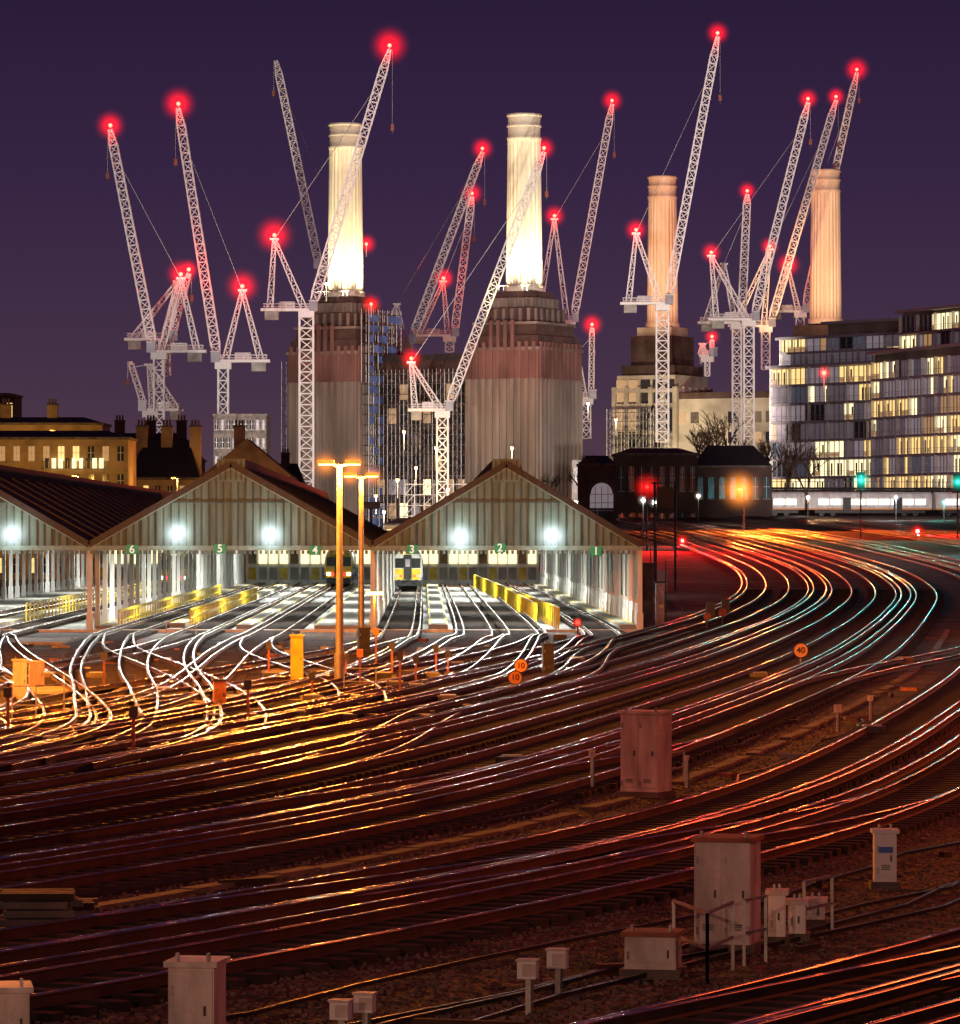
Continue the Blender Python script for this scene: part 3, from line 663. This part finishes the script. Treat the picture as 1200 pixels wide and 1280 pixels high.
# rebuilt far tower: open concrete frame
m=MB(); c=C[2]
m.bb(c+Zv*20,8.5,10,20,'brickg',U,V); m.bb(c+Zv*46,8.8,10.2,2.2,'concl',U,V); m.bb(c+Zv*55,6.2,7,4,'brickd',U,V); m.bb(c+Zv*60,5.2,5.2,1.5,'concl',U,V); m.bb(c+Zv*49.5,8,9,1.5,'brickd',U,V)
for z in(8,16,24,32,40,44):
    m.bb(c+Zv*z,9.6,11.2,.5,'concl',U,V)
for i in range(6):
    for s_ in(-1,1):
        m.bb(c+U*(-9.2+i*18.4/5)+V*s_*11+Zv*23,.6,.5,22,'concl',U,V); m.bb(c+U*s_*9.4+V*(-10.6+i*21.2/5)+Zv*23,.5,.6,22,'concl',U,V)
for i in range(5):
    for j in range(5):
        kk=random.choice(['dark','dark','concl','win3','dark','brickg']); m.bb(c+U*(-7.4+i*18.4/5)-V*10.5+Zv*(12+j*8),1.4,.1,3,kk,U,V)
for i in range(4):
    z=16+8*(i%3); m.beam(c+U*(-9.2+i*4)-V*11.7+Zv*z,c+U*(-5+i*4)-V*11.7+Zv*(z+8),.5,'dark')
m.build('wash_tower.002',(c.x,c.y,0),PS)
m=MB(); c=C[3]; m.bb(c+Zv*25,9.5,11,25,'brickg',U,V); m.bb(c+Zv*55.5,6.5,7,5.5,'brickd',U,V); m.build('wash_tower.003',(c.x,c.y,0),PS)
# boiler house wall between near towers and rear block
m=MB(); cc=(C[0]+C[1])/2
m.bb(cc+V*6+Zv*23,14.8,9,23,'brickd',U,V); m.bb(cc+V*6+Zv*46.7,15.2,9.4,.7,'dark',U,V)
for j in range(7):
    for i in range(9):
        kk=random.choice(['dark','dark','win3','brickg','dark']) if j>2 else random.choice(['glassp','win3','win2','dark'])
        m.bb(cc-V*3.05+U*(-12.5+i*25/8)+Zv*(5+j*5.6),1.1,.1,1.8,kk,U,V)
for j in range(8): m.bb(cc-V*3.3+Zv*(2+j*5.6),14.5,.35,.25,'trough',U,V)
for i in range(10): m.bb(cc-V*3.4+U*(-14+i*28/9)+Zv*22,.3,.3,22,'trough' if i%3==0 else 'brickd',U,V)
cr_=(C[2]+C[3])/2
m.bb(cr_-V*2+Zv*20.8,15,9,20.8,'concl',U,V); m.bb(cr_-V*2+Zv*42.5,15,9,.8,'brickd',U,V)
for j in range(4):
    for i in range(8):
        if random.random()<.6: m.bb(cr_-V*11.05+U*(-13+i*26/7)+Zv*(20+j*5.5),1.2,.1,1.5,random.choice(['glassd','brickg','trough','win3']),U,V)
m.build('boiler_house',(cc.x,cc.y,0),PS)
# chimney floodlights
for i,c in enumerate(C):
    if i<2:
        for a in(-90,-145,-35):
            r=math.radians(a); p=c+Vector((math.cos(r)*7.6,math.sin(r)*7.6,61)); light('SPOT',p,36000,(1,.88,.5),PS,size=.5,target=c+Zv*80,cone=75,blend=.8)
        light('SPOT',c+Vector((-6,-55,45)),38000,(1,.82,.36),PS,size=1,target=c+Zv*87,cone=34,blend=.6)
    else:
        for dx in(-30,10): light('SPOT',c+Vector((dx,-60,50)),112000,(1,.55,.26),PS,size=1,target=c+Zv*84,cone=42,blend=.6)
light('SPOT',C[2]+Vector((-20,-80,14)),150000,(1,.76,.45),PS,size=1,target=C[2]+Zv*34,cone=40,blend=.6); light('SPOT',cr_+Vector((-15,-80,10)),120000,(1,.8,.5),PS,size=1,target=cr_+Zv*30,cone=42,blend=.6)  # added warm spots to brighten the far tower and rear block
# site floodlights (white) that light the cranes and brickwork
for p,t,e_,cn in(((-95,690,14),(-50,950,62),600000,50),((22,705,12),(50,1040,75),1100000,55),((-18,700,10),(-20,980,62),420000,52),((118,800,14),(80,1060,80),750000,60)):
    m=MB(); m.cyl((p[0],p[1],0),(p[0],p[1],p[2]),.3,.2,8,'steel'); m.box((p[0],p[1],p[2]),(3,.4,1.2),'steel'); o=m.build('site_floodlight',(p[0],p[1],0))
    light('SPOT',(p[0],p[1]+.5,p[2]+.4),e_,(1,.84,.76),o,size=1.2,target=t,cone=cn,blend=.7)
light('SPOT',(20,930,48),16000,(1,.06,.04),PS,size=1,target=(10,985,46),cone=40,blend=.9)
# scaffolding
def scaffold(o,u,nu,nz,su=2.2,sz=2.4,k='steel',net=None,t=.16,dep=2,z0=2,name='scaffolding'):
    m=MB(); n=Vector((u.y,-u.x,0))
    for i in range(nu+1):
        for dd in(0,dep): m.beam(o+u*su*i+n*dd+Zv*z0,o+u*su*i+n*dd+Zv*(z0+nz*sz+1),t,k)
    for j in range(nz+1):
        for dd in(0,dep): m.beam(o+n*dd+Zv*(z0+j*sz),o+u*su*nu+n*dd+Zv*(z0+j*sz),t,k)
        m.bb(o+u*su*nu/2+n*dep/2+Zv*(z0+j*sz),su*nu/2,dep/2,.06,'brickd',u,n)
        if j<nz:
            for i in range(0,nu,2): m.beam(o+u*su*i+n*dep+Zv*(z0+j*sz),o+u*su*(i+1)+n*dep+Zv*(z0+j*sz+sz),t*.8,k)
            if net:
                for i in range(nu):
                    if random.random()<.6: m.bb(o+u*su*(i+.5)+n*(dep+.1)+Zv*(z0+j*sz+sz/2),su/2-.1,.03,sz*.36,net,u,n)
    m.build(name,o)
scaffold(C[0]+U*9.9+V*-9.5,V,7,23,net='net'); scaffold(cc-V*5.0-U*13,U,12,17,t=.13)
scaffold(C[0]-U*9.9+V*10,-V,9,18,t=.11); scaffold(C[2]-V*14-U*9,U,8,15)
scaffold(Vector((-17,960,0)),Vector((1,0,0)),10,6,t=.16); scaffold(Vector((27,1000,0)),Vector((1,0,0)),7,8,net='net',t=.16)
for bx,by,d in((470,620,940),(497,600,940),(520,585,940),(560,612,940),(480,640,940),(545,560,950),(505,540,955),(770,525,1050),(800,575,1000),(735,505,1060),(408,355,985),(640,560,955),(625,610,950)):
    p=L(bx,by,d); m=MB(); m.box(p,(.6,.3,.4),'eO' if by>520 else 'eW'); m.beam(p,p-Zv*4,.2,'steel'); o=m.build('work_light',p); light('POINT',p+Vector((0,-1,0)),3500,(1,.6,.25),o,size=.3)
# ---------------------------------------------------------------- cranes
def crane(mx,yb,yp,tip,ap,d,jw=1.9,mw=2.1,hal=3.4,dy=0,tipl=True,apl=True,k='crane'):
    base=L(mx,yb,d); base.z=max(0,base.z) if yb<600 else 0
    piv=L(mx,yp,d); T=L(tip[0],tip[1],d+dy); A=L(ap[0],ap[1],d)
    sg=1 if T.x>piv.x else -1
    E=bpy.data.objects.new('tower_crane',None); sc.collection.objects.link(E); E.location=base
    m=MB(); hm=(piv.z-base.z)
    if hm>3: m.lat(base,piv-Zv*1.5,mw,mw,max(2,int(hm/2.4)),k,.34,.2)
    m.build('mast',base,E)
    m=MB(); sc_=min(1.0,abs(A.z-piv.z)/14); 
    m.bb(piv-Zv*.9,1.7,1.7,.7,k)
    back=-sg
    m.bb(piv+Vector((back*4*sc_,0,.1)),6.0*sc_,1.5,.3,k); m.bb(piv+Vector((back*7.6*sc_,0,-.8)),1.5*sc_,1.3,1.3,'conc'); m.bb(piv+Vector((back*4.2*sc_,.3,1.1)),1.7*sc_,1.1,.8,'mull')
    m.bb(piv+Vector((sg*1.6,-1.7,.9)),.9,.8,1.1,'glassq'); m.bb(piv+Vector((sg*1.6,-1.7,2.05)),1,.9,.08,k)
    for dy_ in(-1.6,1.6):
        for z in(.8,1.4): m.beam(piv+Vector((-back*2,dy_,z)),piv+Vector((back*9.4*sc_,dy_,z)),.09,k)
        for i in range(8): m.beam(piv+Vector((-back*2+back*1.6*i*sc_,dy_,.3)),piv+Vector((-back*2+back*1.6*i*sc_,dy_,1.4)),.08,k)
    b1=piv+Vector((back*8*sc_,0,.4)); b2=piv+Vector((back*.5,0,.4))
    m.lat(b1,A,1.3,.7,6,k,.24,.13); m.lat(b2,A,1.3,.7,6,k,.24,.13)
    m.beam(A-Vector((1.0,0,0)),A+Vector((1.0,0,0)),.5,k)
    m.build('slewing_deck',base,E)
    m=MB(); foot=piv+Vector((sg*1.2,0,.5)); ln=(T-foot).length
    p1=foot.lerp(T,.06); p2=foot.lerp(T,.93)
    n_=max(4,int(ln/2.2))
    m.lat(foot,p1,.9,jw,2,k,.3,.17); m.lat(p1,p2,jw,jw*.9,n_,k,.3,.17); m.lat(p2,T,jw*.9,.6,3,k,.26,.15)
    m.build('jib',base,E)
    m=MB()
    for o_ in(-.4,.4): m.beam(A+Vector((0,o_,0)),foot.lerp(T,.88)+Vector((0,o_,0)),.09,'steel')
    hl=random.uniform(6,ln*.3); hx=T+Vector((sg*.6,0,0))
    m.beam(hx,hx-Zv*hl,.08,'steel'); m.bb(hx-Zv*(hl+.7),.35,.3,.7,'cab_rust'); m.beam(hx-Zv*(hl+1.5),hx-Zv*(hl+2.1),.2,'dark')
    m.build('ropes_and_hook',base,E)
    m=MB()
    for on,P in((tipl,T),(apl,A)):
        if on:
            P=P+Zv*.9; m.sph(P,.45,'eRc',10); m.cyl(P-Zv*.9,P-Zv*.4,.15,.15,6,'steel'); light('POINT',P+Vector((0,-.9,.1)),3500,RED,E,size=.4); halo(P,hal*1.2,(1,.003,.004),2.8,E)
    if m.v: m.build('obstruction_lights',base,E)
crane(199,545,440,(138,162),(226,348),900,hal=3.6)
crane(188,545,513,(163,452),(186,456),930,jw=1.2,mw=1.5,tipl=False,apl=False)
crane(208,470,425,(236,342),(222,352),915,jw=1.2,mw=1.6,hal=2.6,apl=False)
crane(279,520,452,(223,135),(303,363),905,hal=4.2)
crane(405,430,335,(345,76),(432,300),1060,tipl=False,apl=False,dy=10)
crane(383,615,388,(487,62),(343,299),930,mw=3.0,hal=4.8)
crane(508,445,428,(603,190),(496,380),1080,apl=False,dy=-5)
crane(562,440,420,(590,246),(554,352),1100,hal=3.4)
crane(553,625,513,(680,190),(514,453),950,mw=2.4,hal=3)
crane(711,430,402,(765,130),(693,274),1100,hal=3.4)
crane(733,548,498,(740,410),(722,440),1080,jw=1.3,apl=False)
crane(828,552,380,(897,46),(795,292),1000,mw=2.8,hal=3.2)
crane(936,558,400,(1010,128),(889,320),1040,mw=2.4,hal=3)
crane(921,558,404,(934,243),(905,330),1080,mw=2.2,hal=2.8,apl=False)
crane(957,462,408,(1045,125),(962,312),1120,hal=3)
crane(1000,420,390,(1071,91),(985,335),1150,hal=4)
crane(884,470,445,(890,425),(878,430),1100,jw=1,mw=1.2,apl=False,hal=2.5)
for bx,by,d in((458,305,985),(464,380,985),(1030,466,680),(555,348,1090)):
    p=L(bx,by,d); m=MB(); m.sph(p,.4,'eRc'); m.beam(p-Zv*3,p,.15,'steel'); o=m.build('obstruction_light',p); halo(p,3.4 if d>800 else 1.8,(1,.003,.004),2.6,o); light('POINT',p+Vector((0,-1,0)),2000,RED,o,size=.4)
# ---------------------------------------------------------------- glass apartment block
def facade(m,p0,p1,z0,z1,fh=3.3,bw=1.6,lit=.3):
    d=(p1-p0); l=d.length; d.normalize(); n=Vector((d.y,-d.x,0)); nf=int((z1-z0)/fh); nb=int(l/bw); bw=l/nb
    for j in range(nf):
        z=z0+j*fh; run=0;kk='glassd'; lj=min(.85,lit*random.uniform(.35,1.7))
        m.bb(p0+d*l/2+n*.25+Zv*(z+.15),l/2,.4,.2,'mull',d,n)
        for i in range(nb):
            if run<=0:
                run=random.choice([1,2,2,3,4,7]); r_=random.random()
                kk='win1' if r_<lj*.38 else 'win2' if r_<lj*.75 else 'win3' if r_<lj else random.choice(['glassq','glassp','glassp','glassb','glassq','glassd'])
            run-=1
            q=p0+d*bw*(i+.5)
            m.bb(q+Zv*(z+1.75),bw/2-.06,.04,1.38,kk,d,n)
            if kk in('win1','win2'):
                if random.random()<.5: m.bb(q+n*.05+d*random.uniform(-.3,.3)+Zv*(z+1.5),.22,.03,1.1,'board2',d,n)
                if random.random()<.35: m.bb(q+n*.06+Zv*(z+.8),bw/2-.1,.03,.4,'win3',d,n)
            m.bb(p0+d*bw*i+n*.12+Zv*(z+1.7),.05,.12,1.5,'mull',d,n)
            if i%4==0: m.bb(p0+d*bw*i+n*.4+Zv*(z+1.7),.09,.3,1.6,'white',d,n)
        m.beam(p0+n*.6+Zv*(z+1.2),p1+n*.6+Zv*(z+1.2),.06,'steel')
        m.beam(p0+n*.6+Zv*(z+.8),p1+n*.6+Zv*(z+.8),.04,'steel')
m=MB()
def blk2(p0,p1,dep,z0,z1,fh=3.3,bw=1.6,lit=.3):
    d=(p1-p0).normalized(); n=Vector((d.y,-d.x,0)); l=(p1-p0).length
    m.bb(p0+d*l/2-n*(dep/2+.1)+Zv*(z0+z1)/2,l/2,dep/2,(z1-z0)/2,'brickg',d,n); m.bb(p0+d*l/2-n*(dep/2-.5)+Zv*(z1+.25),l/2+.6,dep/2+.8,.25,'mull',d,n)
    facade(m,p0,p1,z0,z1,fh,bw,lit)
    facade(m,p0-n*dep,p0,z0,z1,fh,bw,lit*.6)
def at(bx,d): return Vector((GX(bx,d),d,0))
blk2(at(966,765),at(1093,742),18,2,35.0,bw=1.3,lit=.4); blk2(at(1093,735),at(1240,690),18,2,36.3,bw=1.3,lit=.55)
blk2(at(978,775),at(1125,752),14,35.4,40.6,fh=2.6,lit=.1); blk2(at(1035,765),at(1135,750),12,41,43,lit=.1)
blk2(at(1128,745),at(1240,715),12,36.8,44.0,fh=3.4,lit=.3)
m.build('glass_apartment_block',at(1100,730))
light('SPOT',(58,600,16),60000,(1,.78,.75),None,size=2,target=(75,730,24),cone=70,blend=.6,name='facade_spot')  # spot aimed at the apartment block facade
# ---------------------------------------------------------------- brick station & low buildings
def house(name,x0,x1,y,dep,z0,z1,k,rows,cols,roofh=2.5,gable=None,win=('glassd','win3','glassd','win1'),rk='slate',ww=.55,stacks=()):
    m=MB(); m.mm((x0,y,z0),(x1,y+dep,z1),k); m.mm((x0-.2,y-.2,z1),(x1+.2,y+dep+.2,z1+.3),'trough')
    if roofh:
        xc=(x0+x1)/2; yc=y+dep/2
        if gable: vs=[(x0,y-.3,z1+.3),(x1,y-.3,z1+.3),(x1,y+dep,z1+.3),(x0,y+dep,z1+.3),(xc,y-.3,z1+roofh),(xc,y+dep,z1+roofh)]; m.add(vs,[(0,3,5,4),(1,4,5,2)],rk); m.add([vs[0],vs[1],vs[4]],[(0,1,2)],k)
        else:
            i=min(3,(x1-x0)*.2); m.add([(x0,y,z1+.3),(x1,y,z1+.3),(x1,y+dep,z1+.3),(x0,y+dep,z1+.3),(x0+i,yc,z1+roofh),(x1-i,yc,z1+roofh)],[(0,1,5,4),(2,3,4,5),(1,2,5),(3,0,4)],rk)
    for r in range(rows):
        for c in range(cols):
            x=x0+(x1-x0)*(c+.5)/cols; z=z0+(z1-z0)*(r+.5)/rows; wh=(z1-z0)/rows*.52; w2=(x1-x0)/cols*ww
            m.box((x,y-.03,z),(w2,.06,wh),random.choice(win)); m.box((x,y-.08,z-wh/2-.1),(w2+.3,.16,.14),'conc'); m.box((x,y-.08,z),(.06,.04,wh),'white'); m.box((x,y-.08,z+wh*.05),(w2,.04,.06),'white')
    for fx in stacks:
        x=x0+(x1-x0)*fx; m.mm((x-.7,y+dep*.4,z1),(x+.7,y+dep*.4+1,z1+roofh+1.6),k); m.mm((x-.8,y+dep*.4-.1,z1+roofh+1.6),(x+.8,y+dep*.4+1.1,z1+roofh+1.8),'trough')
        for q in(-.4,0,.4): m.cyl((x+q,y+dep*.4+.5,z1+roofh+1.8),(x+q,y+dep*.4+.5,z1+roofh+2.5),.14,.12,8,'brickr')
    return m.build(name,((x0+x1)/2,y,z0))
house('brick_terrace',-66,GX(160,500),500,12,0,16.5,'bricky',5,14,1.2,win=('glassd','glassd','win1','win3'),ww=.42)
m=MB(); m.box((GX(92,499),499.2,13.0),(7,.8,.15),'conc')
for i in range(16): m.box((GX(92,499)-3.4+i*.45,498.9,13.5),(.05,.05,1),'white')
for i in range(9): m.box((GX(92,499)-3.2+i*.8,499.7,13.7),(.5,.06,1.2),'win2' if i%3 else 'dark')
m.build('balcony',(GX(92,499),499,0))
house('white_terrace',GX(-40,570),GX(128,570),570,12,0,20,'bricky',5,16,1.2,win=('win3','win1','glassd'),stacks=(.25,.6))
house('roof_block',GX(-40,620),GX(18,620),620,10,0,25.5,'brickd',6,5,.6)
house('terraced_house',GX(160,520),GX(250,520),520,11,0,12,'bricky',4,6,5,win=('glassd','glassd','win3','win1'),stacks=(.15,.5,.9),ww=.4)
house('gabled_brick_house',GX(250,540),GX(366,540),540,12,0,12.3,'bricky',3,6,5.2,gable=True,win=('glassd','win3','glassd'),stacks=(.4,),ww=.4)
house('terraced_house',GX(120,590),GX(250,590),590,11,0,15.5,'brickd',4,8,4,stacks=(.2,.5,.8))
house('concrete_block',GX(267,800),GX(333,800),800,14,0,27.6,'trough',8,9,0,win=('glassd','glassq'))
house('terraced_house',GX(330,700),GX(380,700),700,11,0,13,'brickd',3,5,4,stacks=(.5,))
for p,pw in(((-58,486,12),1800),((-46,486,12),3000),((-36,505,12),1500),((-28,520,11),1200),((-56,560,19),1600),((-66,560,19),1200)): lamp_post(p[0],p[1],p[2],pw,1,(1,.52,.1))  # added posts to brighten the terrace fronts
house('railway_depot_house',GX(724,600),GX(770,600),600,10,3,15.0,'brickd',1,1,1.5,win=('dark',))
house('railway_station_house',GX(770,640),GX(872,640),640,14,3,17.2,'brickd',2,8,1.2,win=('glassd','dark','glassd'))
house('brick_warehouse',GX(868,650),GX(965,650),650,14,3,15.5,'brickd',2,7,3.5,win=('glassd',)); 
house('low_site_building',GX(715,880),GX(800,880),880,12,0,20.5,'conc',3,9,0,win=('glassq','glassd','win3')); house('low_site_building',GX(870,900),GX(968,900),900,12,0,18,'conc',4,8,0,win=('glassq','win3','glassd'))
house('low_site_building',GX(480,860),GX(600,860),860,10,0,7,'bricky',2,9,1.5,win=('win1','glassd','win3'))
# arched window on depot house
m=MB(); d=599.5; p=at(752,d); zc=H+(HY-617)*d/F; r=1.65
pts=[(p.x-r,d,9),(p.x+r,d,9)]+[(p.x+r*math.cos(t*math.pi/12),d,zc+r*math.sin(t*math.pi/12)) for t in range(13)]
m.add(pts,[tuple(range(len(pts)))],'glassp')
for t in range(12): 
    a,b=t*math.pi/12,(t+1)*math.pi/12; m.beam((p.x+r*math.cos(a),d-.1,zc+r*math.sin(a)),(p.x+r*math.cos(b),d-.1,zc+r*math.sin(b)),.25,'brickr')
for q in(-.9,0,.9): m.box((p.x+q,d-.08,(9+zc)/2+.5),(.1,.06,zc-8),'white')
for z in(zc-.1,zc-1.3,zc-2.4): m.box((p.x,d-.1,z),(2*r,.06,.1),'white')
m.build('arched_window',p)
# bridge girder behind train and parapet
m=MB(); a=at(775,672); b=at(1260,690)
m.beam(a+Zv*10.2,b+Zv*10.2,.5,'dark',4.4); m.beam(a+Zv*12.6,b+Zv*12.6,.7,'dark',.35)
for i in range(50):
    q=a.lerp(b,i/49); m.box((q.x,q.y-.35,10.4),(.25,.2,4.2),'dark')
    m.beam(q+Zv*12.7,q+Zv*13.7,.08,'steel')
m.beam(a+Zv*13.7,b+Zv*13.7,.1,'steel')
m.build('railway_bridge')
for bx,by,d,kk,cc_ in((873,620,600,'eW',(1,.8,.6)),(804,625,470,'eW',(1,.9,.8)),(818,628,470,'eW',(1,.9,.8)),(1180,628,630,'eG',(.1,1,.8)),(1120,622,630,'eW',(.9,.9,1)),(1010,622,630,'eW',(1,.6,.3))):  # lamps by the train are added to light its side
    p=L(bx,by,d); m=MB(); m.sph(p,.22,kk); m.beam((p.x,p.y,gz(p.x,p.y)),p,.12,'dark'); o=m.build('added_train_lamp',(p.x,p.y,gz(p.x,p.y))); light('POINT',p+Vector((0,-.5,0)),1500 if bx>900 else 350,cc_,o); halo(p,.9,cc_,1.0,o)
# sodium lamp inside yard, low
p=Vector((GX(468,232),232,0)); m=MB(); m.beam(p,p+Zv*2.2,.1,'steel'); m.box(p+Vector((0,-.1,2.25)),(.9,.3,.16),'eO'); o=m.build('bulkhead_lamp',p); light('POINT',p+Vector((0,-.5,2.2)),900,SOD,o)
# ---------------------------------------------------------------- bare trees
def tree(x,y,z,h,name='bare_tree'):
    m=MB()
    def br(p,d,l,r,n):
        q=p+d*l; m.cyl(p,q,r,r*.65,5,'bark',caps=False)
        if n==0: return
        for _ in range(3 if n>1 else 4):
            e_=(d+Vector((random.uniform(-.75,.75),random.uniform(-.75,.75),random.uniform(-.1,.5)))).normalized()
            br(p.lerp(q,random.uniform(.6,1)),e_,l*random.uniform(.6,.82),r*.6,n-1)
    br(Vector((x,y,z)),Vector((0,0,1)),h*.3,h*.022,5); m.build(name,(x,y,z))
for bx,d,h in((570,700,13),(600,760,15),(545,650,9),(490,640,8),(440,700,9),(875,690,19),(905,700,20),(985,670,17),(1010,665,14),(960,690,18),(60,640,26),(640,700,10),(690,660,9),(735,585,12)):
    x=GX(bx,d); tree(x,d,gz(x,d),h)
# ---------------------------------------------------------------- camera
cam=bpy.data.cameras.new('camera'); co=bpy.data.objects.new('camera',cam); sc.collection.objects.link(co); sc.camera=co
co.location=(0,0,H); co.rotation_euler=(math.radians(90),0,0); cam.sensor_fit='HORIZONTAL'; cam.sensor_width=36; cam.lens=F/1200*36; cam.shift_y=(HY-640)/1200
cam.clip_start=1; cam.clip_end=20000
